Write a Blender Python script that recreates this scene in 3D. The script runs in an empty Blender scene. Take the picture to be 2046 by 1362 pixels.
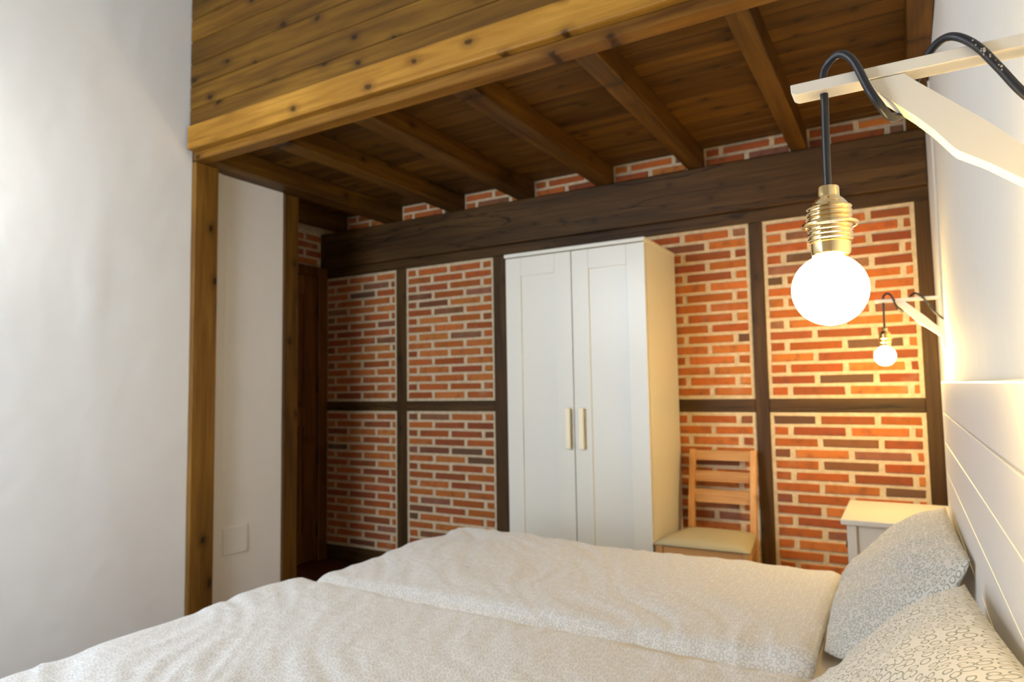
import bpy, bmesh, math, random
from mathutils import Vector, Matrix, noise
random.seed(7)
SC = bpy.context.scene
COL = SC.collection
H = 1.187                      # eye height: level with the top of the headboard

# ------------------------------------------------------------------ camera, world, lights, exposure
cam = bpy.data.cameras.new('camera'); co = bpy.data.objects.new('camera', cam); COL.objects.link(co)
r = Vector((0.8631, 0.5048, -0.0163)); u = Vector((0.0498, -0.0530, 0.9974)); f = Vector((-0.5026, 0.8616, 0.0708))
f.normalize(); r = (r - f*r.dot(f)).normalized(); u = r.cross(f)
M = Matrix((r, u, -f)).transposed().to_4x4(); M.translation = (0, 0, H); co.matrix_world = M
cam.sensor_width = 36; cam.lens = 1341.86/2046*36; cam.clip_start = 0.02
cam.dof.use_dof = True; cam.dof.focus_distance = 0.74; cam.dof.aperture_fstop = 8.0
SC.camera = co
SC.view_settings.view_transform = 'Standard'; SC.view_settings.look = 'None'
SC.view_settings.gamma = 1; SC.view_settings.use_curve_mapping = False
SC.view_settings.exposure = -0.1
w = bpy.data.worlds.new('sky'); SC.world = w; w.use_nodes = True
w.node_tree.nodes['Background'].inputs[0].default_value = (0.75, 0.86, 1.0, 1)
w.node_tree.nodes['Background'].inputs[1].default_value = 1.0
BULB, BULB_FAR = 98.0, 470.0    # emission of the two lit bulbs
def area(name, loc, rot, sx, sy, power, colr):
    l = bpy.data.lights.new(name, 'AREA'); l.shape = 'RECTANGLE'; l.size = sx; l.size_y = sy
    l.energy = power; l.color = colr
    o = bpy.data.objects.new(name, l); COL.objects.link(o); o.location = loc; o.rotation_euler = rot
    return o
# daylight entering by the window in the wall behind the photographer
area('window_daylight', (-2.28, -0.43, 2.05), (math.radians(90), 0, 0), 1.05, 0.75, 52, (0.84, 0.92, 1.0))

area('low_blue_fill', (-2.15, -0.45, 0.95), (math.radians(90), 0, 0), 1.35, 1.05, 31, (0.58, 0.75, 1.0))  # added blue fill, unseen, brightens the lower part of the left wall
# low sun slanting through the same window onto the left wall
sl = bpy.data.lights.new('sun', 'SUN'); sl.energy = 8.0; sl.angle = math.radians(18); sl.color = (1.0, 0.97, 0.92)
so_ = bpy.data.objects.new('sun', sl); COL.objects.link(so_); so_.location = (2, -5, 3)
so_.rotation_euler = Vector((-1.0, 1.33, -0.03)).to_track_quat('-Z', 'Y').to_euler()

# ------------------------------------------------------------------ materials
def newmat(name, rough=0.6, base=(0.8, 0.8, 0.8), metal=0.0, spec=None):
    m = bpy.data.materials.new(name); m.use_nodes = True
    b = m.node_tree.nodes['Principled BSDF']
    b.inputs['Base Color'].default_value = (*base, 1); b.inputs['Roughness'].default_value = rough
    b.inputs['Metallic'].default_value = metal
    if spec is not None: b.inputs['Specular IOR Level'].default_value = spec
    return m
class NT:
    def __init__(s, m): s.t = m.node_tree; s.b = s.t.nodes['Principled BSDF']
    def n(s, typ, ins=None, **props):
        nd = s.t.nodes.new(typ)
        for k, v in props.items(): setattr(nd, k, v)
        for k, v in (ins or {}).items():
            if hasattr(v, 'is_output'): s.t.links.new(v, nd.inputs[k])
            else: nd.inputs[k].default_value = v
        return nd
    def l(s, a, b): s.t.links.new(a, b)
    def ramp(s, fac, stops):
        nd = s.n('ShaderNodeValToRGB', {0: fac}); e = nd.color_ramp.elements
        while len(e) < len(stops): e.new(0.5)
        for i, (p, c) in enumerate(stops): e[i].position = p; e[i].color = (*c, 1)
        return nd.outputs[0]
    def mix(s, fac, a, b, mode='MIX'):
        nd = s.t.nodes.new('ShaderNodeMix'); nd.data_type = 'RGBA'; nd.blend_type = mode
        for i, v in ((0, fac), (6, a), (7, b)):
            if hasattr(v, 'is_output'): s.l(v, nd.inputs[i])
            else: nd.inputs[i].default_value = v if i == 0 else (*v, 1)
        return nd.outputs[2]
    def math(s, op, a, b=0.0, clamp=False):
        nd = s.t.nodes.new('ShaderNodeMath'); nd.operation = op; nd.use_clamp = clamp
        for i, v in ((0, a), (1, b)):
            if hasattr(v, 'is_output'): s.l(v, nd.inputs[i])
            else: nd.inputs[i].default_value = v
        return nd.outputs[0]
    def bump(s, h, strength=0.3, dist=0.01):
        nd = s.n('ShaderNodeBump', {'Height': h, 'Strength': strength, 'Distance': dist}); s.l(nd.outputs[0], s.b.inputs['Normal'])
        return nd

def plaster(name, base):
    m = newmat(name, 0.75, base); t = NT(m); tc = t.n('ShaderNodeTexCoord').outputs['Object']
    a = t.n('ShaderNodeTexNoise', {'Vector': tc, 'Scale': 1.7, 'Detail': 3.0}).outputs[0]
    b = t.n('ShaderNodeTexNoise', {'Vector': tc, 'Scale': 14.0, 'Detail': 4.0}).outputs[0]
    c = t.n('ShaderNodeTexNoise', {'Vector': tc, 'Scale': 160.0, 'Detail': 2.0}).outputs[0]
    h = t.math('ADD', t.math('MULTIPLY', a, 1.0), t.math('ADD', t.math('MULTIPLY', b, 0.10), t.math('MULTIPLY', c, 0.006)))
    t.bump(h, 0.35, 0.04)
    col = t.mix(b, tuple(x*0.965 for x in base), base); t.l(col, t.b.inputs['Base Color'])
    return m

def wood(name, axis, dark, mid, light, flat='y', rough=0.5, knots=0.8, scale=1.0, bump=0.25, cracks=0.0):
    """procedural sawn pine; axis is the direction the grain runs"""
    m = newmat(name, rough, spec=0.22); t = NT(m)
    tc = t.n('ShaderNodeTexCoord').outputs['Object']
    rnd = t.n('ShaderNodeNewGeometry').outputs['Random Per Island']
    oi = t.n('ShaderNodeObjectInfo').outputs['Random']
    off = t.n('ShaderNodeCombineXYZ', {0: t.math('MULTIPLY', rnd, 7.3), 1: t.math('MULTIPLY', rnd, 3.7), 2: t.math('MULTIPLY', oi, 5.1)}).outputs[0]
    p = t.n('ShaderNodeVectorMath', {0: tc, 1: off}, operation='ADD').outputs[0]
    def mp(long, cross):
        s = [cross, cross, cross]; s['xyz'.index(axis)] = long
        return t.n('ShaderNodeMapping', {'Vector': p, 'Scale': tuple(s)}).outputs[0]
    g1 = t.n('ShaderNodeTexNoise', {'Vector': mp(1.1*scale, 16*scale), 'Scale': 1.0, 'Detail': 6.0, 'Roughness': 0.6, 'Distortion': 0.6}).outputs[0]
    g2 = t.n('ShaderNodeTexNoise', {'Vector': mp(4*scale, 120*scale), 'Scale': 1.0, 'Detail': 3.0}).outputs[0]
    g3 = t.n('ShaderNodeTexNoise', {'Vector': mp(1.5, 3.0), 'Scale': 1.0, 'Detail': 2.0}).outputs[0]
    # knots: round spots in some cells of a flattened cell pattern, seen on the faces turned away from axis `flat`
    sx = t.n('ShaderNodeSeparateXYZ', {0: p}).outputs; other = [c for c in 'xyz' if c not in (axis, flat)][0]
    ds = t.n('ShaderNodeTexNoise', {'Vector': p, 'Scale': 22.0, 'Detail': 2.0}).outputs['Color']
    kv = t.n('ShaderNodeCombineXYZ', {0: t.math('MULTIPLY', sx['xyz'.index(axis)], 4.6*scale), 1: t.math('MULTIPLY', sx['xyz'.index(other)], 7.0*scale)}).outputs[0]
    kp = t.n('ShaderNodeVectorMath', {0: kv, 1: t.n('ShaderNodeVectorMath', {0: ds, 3: 0.16}, operation='SCALE').outputs[0]}, operation='ADD').outputs[0]
    vo = t.n('ShaderNodeTexVoronoi', {'Vector': kp, 'Scale': 1.0, 'Randomness': 0.9}, voronoi_dimensions='2D')
    rk = t.n('ShaderNodeSeparateColor', {0: vo.outputs['Color']}).outputs[0]
    dk = t.math('ADD', vo.outputs['Distance'], t.math('MULTIPLY', t.math('GREATER_THAN', rk, 0.42), 10.0))
    fac = t.math('ADD', t.math('MULTIPLY', g1, 0.75), t.math('MULTIPLY', g2, 0.22))
    col = t.ramp(fac, [(0.30, dark), (0.5, mid), (0.72, light)])
    col = t.mix(t.math('MULTIPLY', t.math('SUBTRACT', 0.62, g3, True), 1.4, True), col, dark)
    tone = t.math('ADD', t.math('MULTIPLY', rnd, 0.45), 0.75)
    tv = t.n('ShaderNodeCombineXYZ', {0: tone, 1: tone, 2: tone}).outputs[0]
    col = t.mix(1.0, col, tv, 'MULTIPLY')
    halo = t.n('ShaderNodeMapRange', {0: dk, 1: 0.08, 2: 0.26, 3: 0.6*knots, 4: 0.0}).outputs[0]
    core = t.n('ShaderNodeMapRange', {0: dk, 1: 0.05, 2: 0.095, 3: knots, 4: 0.0}).outputs[0]
    col = t.mix(halo, col, tuple(c*0.75 for c in dark)); col = t.mix(core, col, tuple(c*0.3 for c in dark))
    hgt = t.math('ADD', t.math('MULTIPLY', g2, 0.5), g1)
    if cracks:
        ck = t.n('ShaderNodeTexNoise', {'Vector': mp(0.7, 9.0), 'Scale': 1.0, 'Detail': 5.0, 'Distortion': 0.5}).outputs[0]
        c2 = t.n('ShaderNodeMapRange', {0: t.math('ABSOLUTE', t.math('SUBTRACT', ck, 0.5)), 1: 0.0, 2: 0.012, 3: cracks, 4: 0.0}).outputs[0]
        col = t.mix(c2, col, tuple(c*0.2 for c in dark)); hgt = t.math('SUBTRACT', hgt, c2)
    t.l(col, t.b.inputs['Base Color']); t.bump(hgt, bump, 0.004)
    return m

def painted(name, base, rough=0.35):
    m = newmat(name, rough, base); t = NT(m); tc = t.n('ShaderNodeTexCoord').outputs['Object']
    a = t.n('ShaderNodeTexNoise', {'Vector': tc, 'Scale': 30.0, 'Detail': 4.0}).outputs[0]
    t.bump(a, 0.05, 0.004)
    t.l(t.mix(a, tuple(x*0.98 for x in base), base), t.b.inputs['Base Color'])
    return m

def brickmat():
    m = newmat('fired_brick', 0.85, spec=0.25); t = NT(m); tc = t.n('ShaderNodeTexCoord').outputs['Object']
    at = t.n('ShaderNodeAttribute', attribute_name='brick_tone').outputs['Color']
    a = t.n('ShaderNodeTexNoise', {'Vector': tc, 'Scale': 22.0, 'Detail': 5.0}).outputs[0]
    b = t.n('ShaderNodeTexNoise', {'Vector': tc, 'Scale': 150.0, 'Detail': 3.0}).outputs[0]
    c = t.n('ShaderNodeTexNoise', {'Vector': tc, 'Scale': 6.0, 'Detail': 3.0}).outputs[0]
    col = t.mix(t.math('MULTIPLY', t.math('SUBTRACT', a, 0.5, True), 2.2, True), at, (0.13, 0.055, 0.03))
    col = t.mix(t.math('MULTIPLY', t.math('SUBTRACT', c, 0.60, True), 1.5, True), col, (0.55, 0.40, 0.28))
    t.l(col, t.b.inputs['Base Color']); t.bump(t.math('ADD', a, t.math('MULTIPLY', b, 0.4)), 0.5, 0.004)
    return m
def mortarmat():
    m = newmat('lime_mortar', 0.95, (0.60, 0.44, 0.27), spec=0.2); t = NT(m); tc = t.n('ShaderNodeTexCoord').outputs['Object']
    a = t.n('ShaderNodeTexNoise', {'Vector': tc, 'Scale': 40.0, 'Detail': 5.0}).outputs[0]
    t.l(t.ramp(a, [(0.3, (0.56, 0.42, 0.25)), (0.7, (0.72, 0.57, 0.37))]), t.b.inputs['Base Color']); t.bump(a, 0.4, 0.004)
    return m
def floormat():
    m = newmat('terracotta_tile', 0.35); t = NT(m); tc = t.n('ShaderNodeTexCoord').outputs['Object']
    bk = t.n('ShaderNodeTexBrick', {'Vector': tc, 'Color1': (0.13, 0.035, 0.018, 1), 'Color2': (0.10, 0.026, 0.014, 1), 'Mortar': (0.16, 0.09, 0.055, 1),
        'Scale': 1.0, 'Mortar Size': 0.008, 'Brick Width': 0.33, 'Row Height': 0.33}, offset=0.0)
    a = t.n('ShaderNodeTexNoise', {'Vector': tc, 'Scale': 9.0, 'Detail': 4.0}).outputs[0]
    t.l(t.mix(t.math('MULTIPLY', a, 0.4), bk.outputs['Color'], (0.05, 0.015, 0.01)), t.b.inputs['Base Color'])
    t.bump(t.math('SUBTRACT', 1.0, bk.outputs['Fac']), 0.5, 0.003)
    return m
def cloth(name, base, line, cell, width, weave=900):
    """cotton printed with rings drawn close together like pebbles; UVs are in metres"""
    m = newmat(name, 0.9, base, spec=0.15); t = NT(m)
    b = t.b; b.inputs['Sheen Weight'].default_value = 0.25
    uv = t.n('ShaderNodeUVMap').outputs[0]
    vr = t.n('ShaderNodeTexVoronoi', {'Vector': uv, 'Scale': 1.0/cell, 'Randomness': 0.62}, voronoi_dimensions='2D', feature='F1')
    rnd = t.n('ShaderNodeSeparateColor', {0: vr.outputs['Color']}).outputs[0]
    rad = t.math('ADD', 0.27, t.math('MULTIPLY', rnd, 0.16))
    rr = t.math('ABSOLUTE', t.math('SUBTRACT', vr.outputs['Distance'], rad))
    ln = t.n('ShaderNodeMapRange', {0: rr, 1: width*0.45, 2: width, 3: 1.0, 4: 0.0}).outputs[0]
    t.l(t.mix(ln, base, line), b.inputs['Base Color'])
    wv = t.n('ShaderNodeTexNoise', {'Vector': uv, 'Scale': float(weave), 'Detail': 2.0}).outputs[0]
    wr = t.n('ShaderNodeTexNoise', {'Vector': uv, 'Scale': 16.0, 'Detail': 4.0, 'Distortion': 1.2}).outputs[0]
    t.bump(t.math('ADD', t.math('MULTIPLY', wr, 1.0), t.math('MULTIPLY', wv, 0.03)), 0.35, 0.012)
    return m
def glow(name, colr, strength):
    m = bpy.data.materials.new(name); m.use_nodes = True; nt = m.node_tree; nt.nodes.clear()
    o = nt.nodes.new('ShaderNodeOutputMaterial'); e = nt.nodes.new('ShaderNodeEmission')
    e.inputs[0].default_value = (*colr, 1); e.inputs[1].default_value = strength
    nt.links.new(e.outputs[0], o.inputs[0]); return m

M_WALL = plaster('white_plaster', (0.80, 0.78, 0.735))
M_BRICK, M_MORTAR, M_FLOOR = brickmat(), mortarmat(), floormat()
DK = ((0.030, 0.014, 0.004), (0.080, 0.038, 0.010), (0.140, 0.072, 0.020))    # dark stained timber frame
BR = ((0.036, 0.014, 0.002), (0.105, 0.045, 0.005), (0.20, 0.092, 0.010))      # joists and ceiling boards
HN = ((0.16, 0.060, 0.005), (0.40, 0.19, 0.022), (0.60, 0.32, 0.055))          # honey front boards
PL = ((0.060, 0.023, 0.002), (0.16, 0.072, 0.006), (0.27, 0.135, 0.014))         # upper plank wall
W_DKX = wood('dark_oak_x', 'x', *DK, rough=0.55, knots=0.4, cracks=0.8); W_DKZ = wood('dark_oak_z', 'z', *DK, rough=0.55, knots=0.5)
W_BRY = wood('stained_pine_y', 'y', *BR, flat='x', knots=0.7); W_BRX = wood('stained_pine_x', 'x', *BR, flat='z', knots=0.8); W_BRZ = wood('stained_pine_z', 'z', *BR, flat='x', knots=0.8)
W_HNX = wood('honey_pine_x', 'x', *HN, knots=0.9); W_PLX = wood('plank_pine_x', 'x', *PL, knots=0.9)
W_DOOR = wood('door_wood_z', 'z', (0.06, 0.020, 0.004), (0.17, 0.060, 0.009), (0.27, 0.11, 0.02), rough=0.4, knots=0.5)
CH = ((0.42, 0.19, 0.06), (0.60, 0.31, 0.11), (0.74, 0.44, 0.19))
W_CHZ = wood('chair_pine_z', 'z', *CH, knots=0.25, bump=0.1); W_CHX = wood('chair_pine_x', 'x', *CH, knots=0.25, bump=0.1)
M_WHITE = painted('white_lacquer', (0.58, 0.56, 0.52), 0.32)
M_WARD = painted('wardrobe_foil', (0.69, 0.655, 0.56), 0.30)
M_HEAD = painted('white_painted_board', (0.72, 0.69, 0.65), 0.45)
M_LAMPW = painted('white_painted_bracket', (0.84, 0.78, 0.67), 0.5)
M_HANDLE = painted('ivory_handle', (0.84, 0.74, 0.52), 0.4)
M_CUSH = newmat('beige_seat_fabric', 0.9, (0.43, 0.37, 0.23), spec=0.2)
M_SHEET = newmat('beige_sheet', 0.9, (0.70, 0.60, 0.46), spec=0.2)
M_DUVET = cloth('pebble_print_duvet', (0.70, 0.665, 0.62), (0.46, 0.43, 0.38), 0.0145, 0.085)
M_PILLOW = cloth('ring_print_pillow', (0.63, 0.595, 0.54), (0.23, 0.23, 0.17), 0.0155, 0.075)
M_CORD = newmat('black_rubber_cord', 0.42, (0.014, 0.014, 0.018))
M_SCUFF = newmat('pale_paint_scuff', 0.7, (0.45, 0.42, 0.36))
M_BRASS = newmat('polished_brass', 0.18, (0.80, 0.62, 0.34), metal=1.0)
M_IRON = newmat('dark_hinge_iron', 0.45, (0.03, 0.022, 0.016), metal=0.7)
M_BULB = glow('lit_bulb_glass', (1.0, 0.70, 0.25), BULB); M_BULB2 = glow('lit_bulb_glass_far', (1.0, 0.70, 0.25), BULB_FAR)
M_FROST = newmat('frosted_glass', 0.6, (0.85, 0.9, 0.92)); M_FROST.node_tree.nodes['Principled BSDF'].inputs['Transmission Weight'].default_value = 0.5
M_GLASS = newmat('window_glass', 0.02)
_t = NT(M_GLASS); _tr = _t.n('ShaderNodeBsdfTransparent').outputs[0]; _gl = _t.n('ShaderNodeBsdfGlossy', {'Roughness': 0.02}).outputs[0]
_mx = _t.n('ShaderNodeMixShader', {0: 0.06, 1: _tr, 2: _gl}).outputs[0]; _t.l(_mx, _t.t.nodes['Material Output'].inputs[0])

# ------------------------------------------------------------------ mesh helpers
def link(name, bm, mat, parent=None, smooth=False, loc=None):
    me = bpy.data.meshes.new(name)
    bmesh.ops.recalc_face_normals(bm, faces=bm.faces); bm.to_mesh(me); bm.free()
    me.materials.append(mat)
    if smooth:
        for p in me.polygons: p.use_smooth = True
    o = bpy.data.objects.new(name, me); COL.objects.link(o)
    if parent: o.parent = parent
    # put the origin at the middle of the base of the mesh
    vs = [v.co for v in me.vertices]
    c = Vector(((min(v.x for v in vs)+max(v.x for v in vs))/2, (min(v.y for v in vs)+max(v.y for v in vs))/2, min(v.z for v in vs)))
    me.transform(Matrix.Translation(-c))
    if parent: c = c - gloc(parent)
    o.location = c
    return o
def gloc(o):
    v = Vector(o.location)
    while o.parent: o = o.parent; v += Vector(o.location)
    return v
def box(bm, x0, x1, y0, y1, z0, z1, bev=0.0, seg=1):
    vs = [bm.verts.new((x, y, z)) for x in (x0, x1) for y in (y0, y1) for z in (z0, z1)]
    fs = [bm.faces.new([vs[i] for i in q]) for q in ((0,1,3,2),(4,6,7,5),(0,4,5,1),(2,3,7,6),(0,2,6,4),(1,5,7,3))]
    if bev:
        es = list({e for f_ in fs for e in f_.edges})
        bmesh.ops.bevel(bm, geom=es, offset=bev, segments=seg, affect='EDGES', profile=0.5)
def boxo(name, dims, mat, parent=None, bev=0.0, seg=1):
    bm = bmesh.new(); box(bm, *dims, bev=bev, seg=seg); return link(name, bm, mat, parent, False)
def prism(bm, pts, y0, y1, bev=0.0):
    """polygon in x,z pushed from y0 to y1"""
    a = [bm.verts.new((x, y0, z)) for x, z in pts]; b = [bm.verts.new((x, y1, z)) for x, z in pts]
    fs = [bm.faces.new(a), bm.faces.new(b[::-1])]
    for i in range(len(pts)):
        j = (i+1) % len(pts); fs.append(bm.faces.new((a[i], b[i], b[j], a[j])))
    if bev: bmesh.ops.bevel(bm, geom=list({e for f_ in fs for e in f_.edges}), offset=bev, segments=1, affect='EDGES')
def lathe(bm, prof, cx, cy, seg=40):
    rings = []
    for r_, z in prof:
        rings.append([bm.verts.new((cx+r_*math.cos(2*math.pi*k/seg), cy+r_*math.sin(2*math.pi*k/seg), z)) for k in range(seg)] if r_ > 1e-6 else [bm.verts.new((cx, cy, z))])
    for A, B in zip(rings, rings[1:]):
        for k in range(seg):
            q = [A[k % len(A)], A[(k+1) % len(A)], B[(k+1) % len(B)], B[k % len(B)]]
            q = list(dict.fromkeys(q))
            if len(q) > 2: bm.faces.new(q)
def catmull(P, n=10):
    P = [Vector(p) for p in P]; P = [2*P[0]-P[1]] + P + [2*P[-1]-P[-2]]; out = []
    for i in range(1, len(P)-2):
        for k in range(n):
            t = k/n; a, b, c, d = P[i-1:i+3]
            out.append(0.5*((2*b)+(c-a)*t+(2*a-5*b+4*c-d)*t*t+(3*b-a-3*c+d)*t**3))
    out.append(P[-2]); return out
def tube(bm, pts, rad, seg=12):
    prev = None; up = Vector((0.3, 1, 0.2)).normalized()
    for i, p in enumerate(pts):
        d = (pts[min(i+1, len(pts)-1)] - pts[max(i-1, 0)]).normalized()
        a = (up - d*up.dot(d)).normalized(); b = d.cross(a); up = a
        ring = [bm.verts.new(p + (a*math.cos(2*math.pi*k/seg)+b*math.sin(2*math.pi*k/seg))*rad) for k in range(seg)]
        if prev:
            for k in range(seg): bm.faces.new((prev[k], prev[(k+1) % seg], ring[(k+1) % seg], ring[k]))
        else: bm.faces.new(ring)
        prev = ring
    bm.faces.new(prev[::-1])
def empty(name, loc, label, cat, group=None):
    o = bpy.data.objects.new(name, None); COL.objects.link(o); o.location = loc; o.empty_display_size = 0.1
    return tag(o, label, cat, group)
def tag(o, label, cat, group=None):
    o['label'] = label; o['category'] = cat
    if group: o['group'] = group
    return o
def struct(o): o['kind'] = 'structure'; return o

# ------------------------------------------------------------------ the room
XL, XLF, XW, D, ZT = -3.015, -3.07, 0.135, 3.56, 4.0
RX, RY, RTOP = -3.66, 2.76, 2.47        # recess with the door
JB = H + 1.157                          # underside of the joists
JT = H + 1.262                          # underside of the loft boards
fl = struct(boxo('floor', (-3.9, 0.4, -1.3, 3.75, -0.1, 0.0), M_FLOOR))
def wallgrid(name, x, y0, y1, z0, z1, thick, side, amp=0.004):
    """hand-trowelled plaster wall standing at x, facing side (+1 = towards +x)"""
    bm = bmesh.new(); ny, nz = max(2, int((y1-y0)/0.05)), max(2, int((z1-z0)/0.05)); G = []
    for i in range(ny+1):
        row = []
        for k in range(nz+1):
            yy = y0+(y1-y0)*i/ny; zz = z0+(z1-z0)*k/nz
            d = amp*noise.noise(Vector((x*3, yy*1.6, zz*1.1))) + amp*0.5*noise.noise(Vector((x, yy*5, zz*4)))
            if name == 'wall_left': d += 0.006*math.exp(-((yy-1.58-0.03*math.sin(zz*2))/0.02)**2)*(1 if 0.4 < zz < 2.0 else 0.2)
            row.append(bm.verts.new((x+side*d, yy, zz)))
        G.append(row)
    for i in range(ny):
        for k in range(nz): bm.faces.new((G[i][k], G[i+1][k], G[i+1][k+1], G[i][k+1]))
    edge = [G[i][0] for i in range(ny+1)]+[G[ny][k] for k in range(1, nz+1)]+[G[i][nz] for i in range(ny-1, -1, -1)]+[G[0][k] for k in range(nz-1, 0, -1)]
    bk = [bm.verts.new((x-side*thick, v.co.y, v.co.z)) for v in edge]
    for i in range(len(edge)):
        j = (i+1) % len(edge); bm.faces.new((edge[i], edge[j], bk[j], bk[i]))
    bm.faces.new(bk)
    return struct(link(name, bm, M_WALL, smooth=False))
def smooth_by(o):
    for p in o.data.polygons: p.use_smooth = True
    o.data.set_sharp_from_angle(angle=math.radians(40))
smooth_by(wallgrid('wall_left', XL, -0.5, 2.035, 0, ZT, 0.3, 1))
smooth_by(wallgrid('wall_right', XW, -0.5, 3.75, 0, ZT, 0.2, -1, 0.0015))
o = wallgrid('wall_nook', XLF, 2.035, 2.651, 0, JB, 0.245, 1, 0.002); smooth_by(o)
struct(boxo('wall_nook_end', (RX, -3.161, 2.652, RY, 0, JB), M_WALL))
struct(boxo('wall_recess', (RX-0.2, RX-0.03, RY-0.3, 3.75, 0, JT), M_MORTAR))
struct(boxo('ceiling', (-3.9, 0.4, -1.3, 2.05, ZT, ZT+0.1), M_WALL))
# wall behind the photographer, with the window that lights the room and an added lower opening
bw = bmesh.new()
box(bw, -3.9, -2.85, -0.75, -0.5, 0, ZT); box(bw, -1.45, 0.4, -0.75, -0.5, 0, ZT)
box(bw, -2.85, -1.7, -0.75, -0.5, 1.5, 1.68); box(bw, -2.85, -1.7, -0.75, -0.5, 0, 0.4); box(bw, -1.7, -1.45, -0.75, -0.5, 0, 0.4); box(bw, -1.7, -1.45, -0.75, -0.5, 1.5, ZT); box(bw, -2.85, -1.7, -0.75, -0.5, 2.48, ZT)
struct(link('wall_rear', bw, M_WALL))
def frame2():
    q = bmesh.new()
    for d in ((-2.85,-2.80,0.4,1.5), (-1.50,-1.45,0.4,1.5), (-2.80,-1.50,0.4,0.45), (-2.80,-1.50,1.45,1.5)): box(q, d[0], d[1], -0.66, -0.61, d[2], d[3])
    return q
bm = bmesh.new()
for d in ((-2.85,-2.80,1.68,2.48), (-1.75,-1.7,1.68,2.48), (-2.80,-1.75,1.68,1.73), (-2.80,-1.75,2.43,2.48), (-2.29,-2.26,1.73,2.43)): box(bm, d[0], d[1], -0.66, -0.61, d[2], d[3])
win = struct(link('window_1', bm, W_BRZ)); boxo('added_frosted_pane', (-2.80, -1.50, -0.64, -0.635, 0.45, 1.45), M_FROST, struct(link('added_low_window', frame2(), W_BRZ)))  # the low frosted window is added to house the blue fill and stop the sun
boxo('window_pane', (-2.80, -1.75, -0.64, -0.635, 1.73, 2.43), M_GLASS, win)

# brick: every panel is a bed of lime mortar with single bricks standing proud of it
TONES = [(0.47,0.125,0.025)]*6 + [(0.41,0.10,0.022)]*5 + [(0.52,0.16,0.035)]*4 + [(0.32,0.08,0.025)]*3 + [(0.22,0.08,0.035), (0.15,0.075,0.04), (0.30,0.12,0.06)]
def bricks(parent, name, x0, x1, z0, z1, y, side='y', phase=0, border=0.018, pitch=0.0555, L=0.232, J=0.024, dark=1.0):
    """panel in the x,z plane facing -y (side y) or in the y,z plane facing +x (side x)"""
    bm = bmesh.new(); cl = bm.loops.layers.float_color.new('brick_tone')
    P = (lambda a, b, d: (a, y-d, b)) if side == 'y' else (lambda a, b, d: (y+d, a, b))
    zz, row = z0+border, phase
    n = max(1, round((z1-z0-2*border+0.015)/pitch)); pt = (z1-z0-2*border+0.015)/n
    for q in range(n):
        zz = z0+border+q*pt; hgt = pt-0.0145
        a = x0+border - (0.165 if row % 2 else 0.04)*1.0; 
        while a < x1-border:
            b = a+L*random.uniform(0.985, 1.015); s, e = max(a, x0+border), min(b, x1-border)
            if e-s > 0.02:
                j = lambda k=0.0018: random.uniform(-k, k); t0 = random.choice(TONES); k_ = random.uniform(0.85, 1.12)
                tone = (t0[0]*k_, t0[1]*k_*random.uniform(0.9, 1.1), t0[2]*k_, 1)
                C = [(s+j(), zz+j()), (e+j(), zz+j()), (e+j(), zz+hgt+j()), (s+j(), zz+hgt+j())]; i_ = 0.003
                I = [(C[0][0]+i_, C[0][1]+i_), (C[1][0]-i_, C[1][1]+i_), (C[2][0]-i_, C[2][1]-i_), (C[3][0]+i_, C[3][1]-i_)]
                dd = 0.006+j(0.0012)
                B = [bm.verts.new(P(*c, -0.003)) for c in C]; F = [bm.verts.new(P(*c, dd)) for c in I]
                fs = [bm.faces.new(F)]+[bm.faces.new((B[m], B[(m+1) % 4], F[(m+1) % 4], F[m])) for m in range(4)]
                for f_ in fs:
                    for lp in f_.loops: lp[cl] = tone
            a = b+J
        row += 1
    return link(name, bm, M_BRICK, parent)
YB = D+0.006                             # mortar face
wb = struct(boxo('wall_back', (-3.9, 0.4, YB, 3.75, 0, ZT), M_MORTAR))
ZR0, ZR1, ZRAIL0, ZRAIL1, ZP = 0.102, H-0.138, H-0.138, H-0.0715, H+0.828
cols = [(-3.657, -2.990), (-2.906, -2.205), (-2.112, -1.42), (-1.35, -0.658), (-0.592, 0.074)]
for i, (a, b) in enumerate(cols):
    bricks(wb, 'brick_panel', a, b, ZR0, ZRAIL0, YB, phase=i)
    bricks(wb, 'brick_panel', a, b, ZRAIL1, ZP, YB, phase=i+1)
# timber frame on the brick wall
FY = D-0.004
n_tr = [0]
def trim(dims, mat, bev=0.003):
    n_tr[0] += 1; return struct(boxo('trim_%d' % n_tr[0], dims, mat, None, bev))
for a, b in ((-2.990,-2.906), (-2.205,-2.112), (-1.42,-1.35), (-0.658,-0.592), (0.074,0.134)):
    trim((a, b, FY, YB, 0, ZP), W_DKZ)
trim((-3.70, -3.657, FY-0.02, YB, 0, H+1.16), W_DKZ)
for a, b in cols:
    trim((a, b, FY+0.002, YB, ZRAIL0, ZRAIL1), W_DKX); trim((a, b, FY-0.006, YB, 0, ZR0), W_DKX)
trim((-3.657, 0.134, FY-0.002, YB, ZP, H+0.893), W_DKX)
b = tag(boxo('wall_beam', (-3.64, 0.134, FY-0.03, YB, H+0.893, JB), W_DKX, None, 0.008, 2), 'massive dark stained timber beam with long cracks carrying the joists along the brick wall', 'beam')

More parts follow.
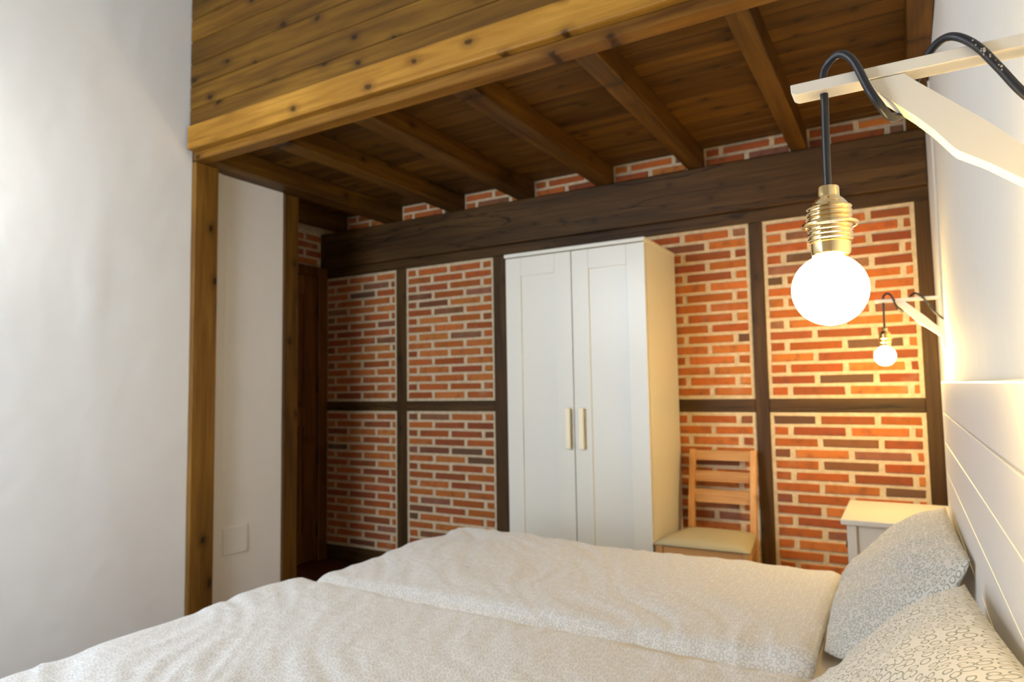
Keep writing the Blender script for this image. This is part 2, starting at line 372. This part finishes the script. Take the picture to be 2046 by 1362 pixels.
# loft: joists, boards, front beam
bm = bmesh.new(); yy = 2.06
while yy < 3.56:
    y1 = min(yy+0.103, 3.565)
    box(bm, RX-0.03, 0.134, yy+0.0015, y1-0.0015, JT, JT+0.02, 0.002); yy += 0.103
lb = struct(link('ceiling_boards', bm, W_BRX))
struct(boxo('loft_floor', (-3.9, 0.4, 2.05, 3.75, JT+0.021, JT+0.06), M_MORTAR))
JX = [(-0.439, 'first full ceiling joist in from the white lamp wall'), (-0.946, 'second full ceiling joist in from the white lamp wall'), (-1.487, 'third ceiling joist from the lamp wall, ending above the wardrobe'),
      (-2.003, 'fourth ceiling joist from the lamp wall, left of the wardrobe top'), (-2.544, 'fifth ceiling joist from the lamp wall, second from the white nook'), (-3.0, 'brown ceiling joist running along the top of the white plaster nook'), (-3.49, 'short dark joist over the door recess, behind the nook joist')]
JW = 0.088; ends = []
for i, (x, lab) in enumerate(JX):
    wdt = JW if i != 5 else 0.125
    y0 = 2.105 if i != 6 else RY-0.02
    a, b_ = x-wdt/2 - (0.012 if i < 5 else 0), x+wdt/2 - (0.012 if i < 5 else 0)
    if i == 0: a, b_ = -0.438, -0.362
    if i == 1: a, b_ = -0.955, -0.870
    if i == 2: a, b_ = -1.485, -1.385
    if i == 3: a, b_ = -2.005, -1.900
    if i == 4: a, b_ = -2.520, -2.415
    if i == 5: a, b_ = -3.07, -2.935
    tag(boxo('ceiling_joist', (a, b_, y0, D+0.004, JB, JT), W_BRY, None, 0.004), lab, 'ceiling joist', 'timber joists under the loft'); ends.append((a, b_))
tag(boxo('ceiling_joist', (0.060, 0.134, 2.105, D+0.004, JB-0.0, JT), W_BRY, None, 0.004), 'ceiling joist set tight against the white lamp wall', 'ceiling joist', 'timber joists under the loft'); ends.append((0.060, 0.134))
ends.sort()
for (a, b_), (c, d) in zip(ends, ends[1:]):
    if c-b_ > 0.1: bricks(wb, 'brick_panel', b_, c, JB-0.004, JT, YB-0.002, phase=int(abs(a)*7), border=0.012, pitch=0.05)
tag(boxo('loft_edge_beam', (XL+0.01, 0.134, 2.03, 2.104, JB-0.001, H+1.30), wood('edge_beam_pine_x', 'x', (0.10,0.036,0.004), (0.26,0.115,0.014), (0.42,0.21,0.035), knots=0.9), None, 0.005), 'brown edge beam under the honey fascia board, carrying the front ends of the joists', 'beam')
tag(boxo('fascia_board', (XL+0.022, 0.134, 1.988, 2.029, H+1.196, H+1.3145), W_HNX, None, 0.006, 2), 'light honey pine fascia board with dark knots along the loft edge', 'fascia board')
bm = bmesh.new(); z = H+1.3145-0.02
while z < ZT-0.01:
    z1 = min(z+0.1155, ZT); box(bm, XL+0.005, 0.134, 2.012, 2.05, z+0.0015, z1-0.0015, 0.004); z = z1
struct(link('wall_loft', bm, W_PLX))
# posts of the nook
tag(boxo('timber_post', (-3.10, -2.992, 2.036, 2.170, 0, JB-0.002), wood('post_pine_z', 'z', (0.08,0.033,0.004), (0.20,0.090,0.012), (0.33,0.165,0.028), flat='x', knots=1.0), None, 0.005), 'stained pine post at the left end of the loft edge beam', 'post')
tag(boxo('timber_post', (-3.16, -3.056, 2.650, 2.757, 0, JB-0.002), W_BRZ, None, 0.005), 'dark pine post between the white nook wall and the door', 'post')
bm = bmesh.new(); fp = [(-3.025, 2.169), (-3.043, 2.192), (-3.056, 2.220), (-3.064, 2.245), (-3.0705, 2.275), (-3.12, 2.275), (-3.12, 2.169)]
lo = [bm.verts.new((x, y, 0)) for x, y in fp]; hi = [bm.verts.new((x, y, JB-0.003)) for x, y in fp]
bm.faces.new(lo); bm.faces.new(hi[::-1])
for k in range(len(fp)): bm.faces.new((lo[k], lo[(k+1) % 7], hi[(k+1) % 7], hi[k]))
n_tr[0] += 1; o = struct(link('trim_%d' % n_tr[0], bm, M_WALL)); smooth_by(o)
# door in the recess
dy0, dy1, dz = 2.80, 3.47, 2.02
do = struct(boxo('door_1', (RX-0.03, RX-0.01, dy0, dy1, 0.01, dz), W_DOOR, None, 0.002))
bm = bmesh.new()
box(bm, RX-0.03, RX+0.025, dy1, 3.556, 0, dz+0.07, 0.004); box(bm, RX-0.03, RX+0.025, dy0-0.04, dy0, 0, dz+0.07, 0.004); box(bm, RX-0.03, RX+0.025, dy0, dy1, dz, dz+0.07, 0.004)
link('door_frame', bm, W_DOOR, do)
for a, b_ in ((dy0+0.005, dy0+0.11), (dy1-0.12, dy1-0.005)): boxo('stile', (RX-0.012, RX+0.008, a, b_, 0.012, dz-0.003), W_DOOR, do, 0.003)
for a, b_ in ((0.012, 0.2), (0.95, 1.09), (dz-0.14, dz-0.003)): boxo('rail', (RX-0.012, RX+0.007, dy0+0.11, dy1-0.12, a, b_), W_DOOR, do, 0.003)
for a, b_ in ((0.23, 0.92), (1.12, dz-0.17)):
    boxo('door_panel', (RX-0.012, RX+0.001, dy0+0.14, dy1-0.15, a, b_), W_DOOR, do, 0.006)
for z in (0.22, 0.72, 1.22, 1.78):
    bm = bmesh.new(); lathe(bm, [(0, z-0.045), (0.007, z-0.045), (0.007, z+0.045), (0.004, z+0.052), (0, z+0.054)], RX+0.013, dy1-0.002, 14); link('hinge', bm, M_IRON, do, True)
bricks(None, 'tmp', 2.78, 3.555, dz+0.075, JB, RX-0.03, side='x', border=0.015)
t_ = bpy.data.objects['tmp']; t_.name = 'wall_over_door'; struct(t_)
boxl = tag(boxo('cover_plate', (XLF-0.004, XLF+0.009, 2.275, 2.422, H-0.833, H-0.695), painted('cover_plate_paint', (0.78, 0.765, 0.73), 0.5), None, 0.002), 'blank white cover plate low on the white nook wall', 'cover plate')
trim((RX, RX+0.012, 2.76, dy0-0.04, 0, 0.07), W_DKZ)

# ------------------------------------------------------------------ wardrobe
def wardrobe():
    x0, x1, y0, y1, zt = -1.820, -1.045, 3.06, 3.545, 1.902
    t = empty('wardrobe', ((x0+x1)/2, (y0+y1)/2, 0), 'tall white two-door wardrobe standing against the brick wall', 'wardrobe')
    bm = bmesh.new(); box(bm, x0, x0+0.016, y0+0.019, y1, 0, zt-0.02); box(bm, x1-0.016, x1, y0+0.019, y1, 0, zt-0.02); box(bm, x0+0.016, x1-0.016, y1-0.008, y1, 0.02, zt-0.02)
    box(bm, x0+0.016, x1-0.016, y0+0.019, y1-0.008, 0.06, 0.076); link('body', bm, M_WARD, t)
    boxo('top_panel', (x0-0.004, x1+0.004, y0-0.008, y1, zt-0.02, zt), M_WARD, t, 0.003)
    boxo('plinth', (x0+0.016, x1-0.016, y0+0.03, y0+0.045, 0, 0.058), M_WARD, t)
    xm = (x0+x1)/2
    for a, b_, hx in ((x0+0.002, xm-0.002, xm-0.028), (xm+0.002, x1-0.002, xm+0.045)):
        bm = bmesh.new(); za, zb, s = 0.065, zt-0.024, 0.092
        box(bm, a, a+s, y0, y0+0.018, za, zb, 0.0015); box(bm, b_-s, b_, y0, y0+0.018, za, zb, 0.0015)
        box(bm, a+s, b_-s, y0, y0+0.018, za, za+0.11, 0.0015); box(bm, a+s, b_-s, y0, y0+0.018, zb-0.10, zb, 0.0015)
        box(bm, a+s-0.002, b_-s+0.002, y0+0.007, y0+0.014, za+0.1, zb-0.09)
        dr = link('door', bm, M_WARD, t)
        h = bmesh.new(); hz0, hz1 = 0.884, 1.087
        box(h, hx-0.014, hx+0.014, y0-0.026, y0-0.014, hz0, hz1, 0.004, 2)
        for zz in (hz0+0.02, hz1-0.04): box(h, hx-0.006, hx+0.006, y0-0.016, y0+0.001, zz, zz+0.02)
        link('handle', h, M_HANDLE, dr)
wardrobe()

# ------------------------------------------------------------------ chair
def chair():
    t = empty('dining_chair', (-0.83, 3.28, 0), 'light pine slat-back chair with beige padded seat beside the wardrobe', 'chair')
    yf, yb, zs = 3.055, 3.475, 0.462
    for s in (-1, 1):
        x = -0.826+s*0.193
        boxo('leg', (x-0.018, x+0.018, yf+0.003, yf+0.043, 0, zs), W_CHZ, t, 0.004)
        bm = bmesh.new(); xb = -0.818+s*0.150
        # rear leg and back post in one curved piece
        pts = [(3.50, 0.0), (3.455, 0.25), (3.435, 0.46), (3.455, 0.62), (3.505, 0.862)]; wd = [0.018]*4+[0.014]
        prev = None
        for (y, z), hw in zip(pts, wd):
            ring = [bm.verts.new((xb+dx*0.0145, y+dy*hw, z)) for dx, dy in ((-1,-1), (1,-1), (1,1), (-1,1))]
            if prev:
                for k in range(4): bm.faces.new((prev[k], prev[(k+1) % 4], ring[(k+1) % 4], ring[k]))
            else: bm.faces.new(ring)
            prev = ring
        bm.faces.new(prev[::-1]); bmesh.ops.bevel(bm, geom=bm.edges[:], offset=0.002, segments=1, affect='EDGES')
        link('leg', bm, W_CHZ, t)
    for zc, yc, h in ((0.832, 3.498, 0.050), (0.729, 3.477, 0.052), (0.633, 3.456, 0.064)):
        bm = bmesh.new(); xa, xb = -0.818-0.137, -0.818+0.137; n = 8; G = []
        for i in range(n+1):
            x = xa+(xb-xa)*i/n; y = yc+0.006*math.sin(math.pi*i/n)
            G.append([bm.verts.new((x, y+dy, zc+dz_)) for dy, dz_ in ((-0.008,-h/2), (0.008,-h/2), (0.008,h/2), (-0.008,h/2))])
        for A, B in zip(G, G[1:]):
            for k in range(4): bm.faces.new((A[k], A[(k+1) % 4], B[(k+1) % 4], B[k]))
        bm.faces.new(G[0]); bm.faces.new(G[-1][::-1]); link('back_slat', bm, W_CHX, t)
    boxo('apron', (-0.826-0.175, -0.826+0.175, yf+0.010, yf+0.028, zs-0.065, zs-0.003), W_CHX, t, 0.002)
    boxo('apron', (-0.818-0.13, -0.818+0.13, 3.43, 3.446, zs-0.065, zs-0.003), W_CHX, t, 0.002)
    for s in (-1, 1):
        bm = bmesh.new(); a = [( -0.826+s*0.202, yf+0.045), (-0.826+s*0.184, yf+0.045), (-0.818+s*0.142, 3.42), (-0.818+s*0.160, 3.42)]
        lo = [bm.verts.new((*q, zs-0.065)) for q in a]; hi = [bm.verts.new((*q, zs-0.003)) for q in a]
        bm.faces.new(lo); bm.faces.new(hi[::-1])
        for k in range(4): bm.faces.new((lo[k], lo[(k+1) % 4], hi[(k+1) % 4], hi[k]))
        link('side_rail', bm, W_CHX, t)
        boxo('stretcher', (-0.822+s*0.17-0.009, -0.822+s*0.17+0.009, yf+0.04, 3.46, 0.20, 0.235), W_CHX, t, 0.002)
    # padded seat, a little crowned, wider in front
    bm = bmesh.new(); n, m_ = 20, 20; top = []
    for i in range(n+1):
        row = []
        for k in range(m_+1):
            uu, vv = -1+2*i/n, -1+2*k/m_
            y = yf-0.008+(3.42-yf)*(vv+1)/2+0.003; hw = 0.215+(0.168-0.215)*(vv+1)/2
            x = (-0.826+0.008*(vv+1)/2)+uu*hw
            e = min(1, (1-abs(uu)**6)) * (1-abs(vv)**6)
            row.append(bm.verts.new((x, y, zs+0.004+0.026*max(0, e)**0.5+0.006*(1-uu*uu)*(1-vv*vv))))
        top.append(row)
    for i in range(n):
        for k in range(m_): bm.faces.new((top[i][k], top[i+1][k], top[i+1][k+1], top[i][k+1]))
    edge = [top[i][0] for i in range(n+1)]+[top[n][k] for k in range(1, m_+1)]+[top[i][m_] for i in range(n-1, -1, -1)]+[top[0][k] for k in range(m_-1, 0, -1)]
    lo = [bm.verts.new((v.co.x, v.co.y, zs-0.002)) for v in edge]
    for i in range(len(edge)):
        j = (i+1) % len(edge); bm.faces.new((edge[i], edge[j], lo[j], lo[i]))
    bm.faces.new(lo); c = link('seat', bm, M_CUSH, t, True); c['label'] = 'beige padded seat cushion'
chair()

# ------------------------------------------------------------------ nightstand
def nightstand():
    x0, x1, y0, y1, zt = -0.228, 0.124, 2.728, 3.195, 0.697
    t = empty('nightstand', ((x0+x1)/2, (y0+y1)/2, 0), 'small white bedside table between the bed and the brick wall', 'nightstand')
    boxo('table_top', (x0, x1, y0, y1, zt-0.020, zt), M_WHITE, t, 0.004, 2)
    a, b_, c, d = x0+0.018, x1-0.008, y0+0.018, y1-0.018
    for x in (a, b_-0.032):
        for y in (c, d-0.032): boxo('leg', (x, x+0.032, y, y+0.032, 0, zt-0.0205), M_WHITE, t, 0.002)
    for y in (c+0.012, d-0.020): boxo('side_panel', (a+0.032, b_-0.032, y, y+0.008, 0.42, zt-0.021), M_WHITE, t)
    boxo('back_panel', (b_-0.02, b_-0.012, c+0.032, d-0.032, 0.42, zt-0.021), M_WHITE, t)
    dr = boxo('drawer', (a+0.004, a+0.022, c+0.034, d-0.034, 0.46, zt-0.035), M_WHITE, t, 0.002)
    bm = bmesh.new(); bm2 = [(0, 0), (0.013, 0.002), (0.015, 0.010), (0.007, 0.016), (0.006, 0.026)]
    lathe(bm, [(r_, z) for r_, z in bm2], 0, 0, 16); bmesh.ops.rotate(bm, verts=bm.verts, cent=(0,0,0), matrix=Matrix.Rotation(math.radians(90), 3, 'Y'))
    bmesh.ops.translate(bm, verts=bm.verts, vec=(a-0.022, (c+d)/2, 0.56)); link('knob', bm, M_IRON, dr, True)
    boxo('shelf', (a+0.01, b_-0.01, c+0.01, d-0.01, 0.16, 0.178), M_WHITE, t, 0.002)
nightstand()

# ------------------------------------------------------------------ bed
Y0, Y1, XF = 0.74, 2.605, -1.79
bed = empty('bed', (-0.9, 1.67, 0), 'wide bed frame with tall white boarded headboard along the lamp wall', 'bed')
bm = bmesh.new(); z = H+0.0015; k = 0
for hgt in (0.1015, 0.0945, 0.0970, 0.0970, 0.0970, 0.0970, 0.0970, 0.0970, 0.0970):
    box(bm, 0.1, 0.130, Y0-0.02, Y1, z-hgt+0.0012, z-(0 if k == 0 else 0.0006), 0.0016 if k else 0.005, 2); z -= hgt; k += 1
box(bm, 0.105, 0.128, Y0-0.015, Y1-0.005, z, H-0.004)
link('headboard', bm, M_HEAD, bed)
for y in (Y0+0.02, Y1-0.08): boxo('leg', (0.104, 0.13, y, y+0.06, 0, z+0.01), M_HEAD, bed, 0.003)
for y in (Y0+0.02, Y1-0.07): boxo('leg', (XF+0.02, XF+0.07, y, y+0.05, 0, 0.2), M_HEAD, bed, 0.003)
for y in (Y0, Y1-0.03): boxo('side_rail', (XF+0.02, 0.10, y, y+0.03, 0.2, 0.34), M_HEAD, bed, 0.003)
boxo('foot_rail', (XF, XF+0.02, Y0, Y1, 0.2, 0.34), M_HEAD, bed, 0.003)
boxo('slat_base', (XF+0.03, 0.095, Y0+0.035, Y1-0.035, 0.27, 0.30), M_HEAD, bed)
bm = bmesh.new(); box(bm, XF+0.025, 0.094, Y0+0.01, Y1-0.01, 0.342, 0.527, 0.03, 4)
mt = link('mattress', bm, M_SHEET, None, True); mt.data.set_sharp_from_angle(angle=math.radians(50))
tag(mt, 'mattress under a plain beige fitted sheet, seen between duvets and pillows', 'mattress')

def duvet(label, xa, xb, ya, yb, ztop, hang, r_, seed, hump):
    """hang = length of cloth past the edge of the flat top on (head, foot, near side, far side)"""
    hd, ft, nr, fr = hang; st = 0.011
    nx = int((xb-xa+hd+ft)/st); ny = int((yb-ya+nr+fr)/st); bm = bmesh.new(); uvl = bm.loops.layers.uv.new('UVMap'); G = []; UV = {}
    for i in range(nx+1):
        a = xa-ft+(xb-xa+hd+ft)*i/nx; row = []
        for k in range(ny+1):
            b = ya-nr+(yb-ya+nr+fr)*k/ny
            xi, yi = min(max(a, xa), xb), min(max(b, ya), yb); dx, dy = a-xi, b-yi; L = math.hypot(dx, dy)
            p = Vector((xi, yi, ztop)); nrm = Vector((0, 0, 1))
            if L > 1e-9:
                q = Vector((dx/L, dy/L, 0)); th = min(L/r_, math.pi/2)
                p += q*(r_*math.sin(th)) - Vector((0, 0, r_*(1-math.cos(th)) + max(0, L-r_*math.pi/2)))
                nrm = q*math.sin(th)+Vector((0, 0, math.cos(th)))
            s = Vector((a, b, seed))
            w1 = noise.noise(Vector((a*2.2+b*1.1, b*3.0-a*0.8, seed)))
            # soft pulled folds running diagonally
            qd = a*0.80+b*0.60; qe = -a*0.6+b*0.8
            w2 = noise.noise(Vector((qd*15+2*w1, qe*3.2, seed+5))); w2 = 1-abs(w2)*2.4
            w3 = noise.noise(Vector((a*30, b*30, seed+9)))
            msk = 0.5+0.5*noise.noise(Vector((a*1.7, b*1.9, seed+3)))
            d = 0.014*w1 + 0.0085*w2*max(0, msk+0.1) + 0.0012*w3 + hump(a, b)
            p += nrm*d
            v = bm.verts.new(p); row.append(v); UV[v] = (a, b)
        G.append(row)
    for i in range(nx):
        for k in range(ny):
            f_ = bm.faces.new((G[i][k], G[i+1][k], G[i+1][k+1], G[i][k+1]))
            for lp in f_.loops: lp[uvl].uv = UV[lp.vert]
    o = link('duvet', bm, M_DUVET, None, True)
    md = o.modifiers.new('thickness', 'SOLIDIFY'); md.thickness = 0.012; md.offset = -1
    tag(o, label, 'duvet', 'white duvets on the bed'); return o
g = lambda a, b, a0, b0, sa, sb, h: h*math.exp(-((a-a0)/sa)**2-((b-b0)/sb)**2)
duvet('white pebble-print duvet on the far half of the bed, nearest the brick wall', -1.75, -0.255, 1.745, 2.52, 0.560, (0.045, 0.45, 0.10, 0.42), 0.08, 1.3,
      lambda a, b: g(a, b, -1.65, 2.35, 0.35, 0.4, 0.006))
duvet('white pebble-print duvet on the near half of the bed, filling the lower left foreground', -1.75, -0.255, 0.74, 1.58, 0.560, (0.045, 0.45, 0.42, 0.10), 0.08, 7.7,
      lambda a, b: g(a, b, -1.70, 1.30, 0.35, 0.5, 0.018))

def pillow(label, TF, TN, BF, BN, thick, seed, sag=0.0, pinch=0.03, nb=(0, 0, 0)):
    """corners top-far, top-near, bottom-far, bottom-near; bulges both ways from that sheet"""
    TF, TN, BF, BN = map(Vector, (TF, TN, BF, BN)); n = 64; bm = bmesh.new(); uvl = bm.loops.layers.uv.new('UVMap'); UV = {}
    lu = ((TF-TN).length+(BF-BN).length)/2; lv = ((TF-BF).length+(TN-BN).length)/2
    nrm = ((TF-TN).cross(BN-TN)).normalized()
    if nrm.x > 0: nrm = -nrm          # nrm points away from the headboard
    sides = []
    for sgn, th in ((1, thick), (-1, thick*0.35)):
        G = []
        for i in range(n+1):
            row = []
            for k in range(n+1):
                uu, vv = -1+2*i/n, -1+2*k/n
                pu, pv = uu*(1-pinch*(1-vv*vv)), vv*(1-pinch*(1-uu*uu))     # sides drawn in, corners stick out
                s, t = (pu+1)/2, (pv+1)/2
                p = (BN*(1-s)+BF*s)*(1-t)+(TN*(1-s)+TF*s)*t
                e = max(0, (1-abs(uu)**2.4))**0.55*max(0, (1-abs(vv)**2.4))**0.55
                rad = math.hypot(uu, vv); ang = math.atan2(vv, uu)
                wr = noise.noise(Vector((uu*2.4+seed, vv*2.4, sgn)))*0.012*e**0.5 + (1-abs(noise.noise(Vector((ang*5+seed, rad*1.5, seed))))*3)*0.005*min(1, rad)*(e**0.4)
                p = p + Vector(nb)*((1-s)**2*4*t*(1-t))
                p = p + nrm*(sgn*th*e+wr*sgn) - Vector((0, 0, sag*e))
                v = bm.verts.new(p); row.append(v); UV[v] = (uu*lu/2+sgn*3, vv*lv/2)
            G.append(row)
        for i in range(n):
            for k in range(n):
                f_ = bm.faces.new((G[i][k], G[i+1][k], G[i+1][k+1], G[i][k+1]))
                for lp in f_.loops: lp[uvl].uv = UV[lp.vert]
    bmesh.ops.remove_doubles(bm, verts=bm.verts, dist=0.0004)
    o = link('pillow', bm, M_PILLOW, None, True); tag(o, label, 'pillow', 'ring-print pillows against the headboard'); return o
pillow('ring-print pillow propped on the headboard at the far side, next to the bedside table', (0.085, 2.42, H-0.375), (0.093, 1.60, H-0.35), (-0.19, 2.53, 0.556), (-0.200, 1.80, 0.55), 0.07, 2.1, 0, 0.02, (0.0, -0.02, -0.085))
pillow('ring-print pillow leaning on the headboard in the near right corner', (0.070, 1.40, H-0.345), (0.093, 0.74, H-0.27), (-0.19, 1.42, 0.565), (-0.22, 0.78, 0.565), 0.06, 5.4, 0, 0.02)

# ------------------------------------------------------------------ wall lamps
def lamp(label, Y, dz=0.0, bulb=M_BULB):
    t = empty('wall_lamp', (0.134, Y, H+dz), label, 'wall lamp', 'white bracket lamps over the bed')
    Z = H+dz; y0, y1 = Y-0.013, Y+0.013
    bm = bmesh.new(); prism(bm, [(-0.089, Z+0.3125), (-0.0885, Z+0.3035), (-0.084, Z+0.3005), (0.134, Z+0.3005), (0.134, Z+0.3125)], y0, y1, 0.0008); link('arm', bm, M_LAMPW, t)
    bm = bmesh.new(); prism(bm, [(-0.0165, Z+0.300), (-0.011, Z+0.287), (0.006, Z+0.2705), (0.0218, Z+0.2545), (0.036, Z+0.238), (0.050, Z+0.2185), (0.054, Z+0.2135), (0.077, Z+0.1985), (0.124, Z+0.160), (0.124, Z+0.190), (0.10, Z+0.213), (0.078, Z+0.237), (0.0247, Z+0.288), (0.014, Z+0.300)], y0+0.001, y1-0.001, 0.0008); link('brace', bm, M_LAMPW, t)
    boxo('wall_strip', (0.124, 0.1345, y0+0.001, y1-0.001, Z+0.12, Z+0.300), M_LAMPW, t, 0.0008)
    f_, b_, m_ = y0-0.0052, y1+0.0052, Y
    P = [(-0.0592, m_, 0.198), (-0.0588, m_, 0.25), (-0.058, m_, 0.29), (-0.0585, m_, 0.318), (-0.053, m_-0.003, 0.3305), (-0.041, f_+0.006, 0.3335), (-0.029, f_, 0.3205), (-0.0175, f_, 0.290), (-0.009, f_+0.002, 0.273),
         (0.001, m_, 0.262), (0.012, b_, 0.272), (0.020, b_, 0.292), (0.030, b_, 0.315), (0.042, m_+0.004, 0.3275), (0.055, f_+0.006, 0.3245), (0.071, f_, 0.309), (0.087, f_, 0.284), (0.102, f_, 0.258), (0.120, f_+0.002, 0.236), (0.134, m_-0.008, 0.224)]
    P = [Vector((x, y, Z+z)) for x, y, z in P]
    sp = catmull(P, 8); bm = bmesh.new(); tube(bm, sp, 0.0039, 14); cd = link('cord', bm, M_CORD, t, True)
    bm = bmesh.new(); i0 = 16*8-4; rs = random.Random(4)
    for q in range(26):
        p = sp[i0+rs.randint(-5, 5)]; a = rs.uniform(3.4, 5.6)      # flecks of wall paint on the cord
        c = p+Vector((0, math.sin(a)*0.0040, math.cos(a)*0.0040)); s = rs.uniform(0.0004, 0.0011)
        box(bm, c.x-s, c.x+s, c.y-0.0004, c.y+0.0004, c.z-s, c.z+s)
    link('paint_flecks', bm, M_SCUFF, cd)
    cx, cy = -0.0592, m_
    pr = [(0.0040, 0.2020), (0.0098, 0.2020), (0.0106, 0.2005), (0.0106, 0.1925), (0.0112, 0.1905), (0.0145, 0.188), (0.0178, 0.1835), (0.0188, 0.1815)]
    z = 0.1805
    while z > 0.147: pr += [(0.0212, z), (0.0216, z-0.0009), (0.0199, z-0.0022), (0.0197, z-0.0030), (0.0212, z-0.0040)]; z -= 0.0047
    pr += [(0.0190, 0.145), (0.0187, 0.133), (0.0172, 0.131), (0.015, 0.131)]
    bm = bmesh.new(); lathe(bm, [(r_, Z+z) for r_, z in pr], cx, cy, 48)
    so = link('bulb_holder', bm, M_BRASS, t, True); so.data.set_sharp_from_angle(angle=math.radians(50))
    bm = bmesh.new(); lathe(bm, [(0.0204, Z+0.1640), (0.0262, Z+0.1640), (0.0268, Z+0.1632), (0.0268, Z+0.1612), (0.0262, Z+0.1606), (0.0204, Z+0.1606), (0.0204, Z+0.1640)], cx, cy, 48); link('shade_ring', bm, M_BRASS, so, True)
    pr = [(0.0146, 0.133), (0.0150, 0.130)]
    for k in range(33):
        a = math.radians(24+156*k/32); pr.append((0.0365*math.sin(a), 0.0955+0.0365*math.cos(a)))
    pr[-1] = (0, pr[-1][1])
    bm = bmesh.new(); lathe(bm, [(r_, Z+z) for r_, z in pr], cx-0.0028, cy, 32); bl = link('bulb', bm, bulb, t, True); bl['label'] = 'glowing warm white globe bulb'
    return t
lamp('white wooden bracket lamp with black cord and lit bulb, large in the upper right foreground', 0.753)
lamp('small distant white bracket lamp with lit bulb above the bedside table', 2.943, 0.006, M_BULB2)
tag(boxo('cable_conduit', (0.129, 0.136, 2.96, 2.972, H+0.31, JB-0.01), M_LAMPW, None, 0.001), 'thin white cable strip rising up the wall behind the far lamp', 'cable conduit')
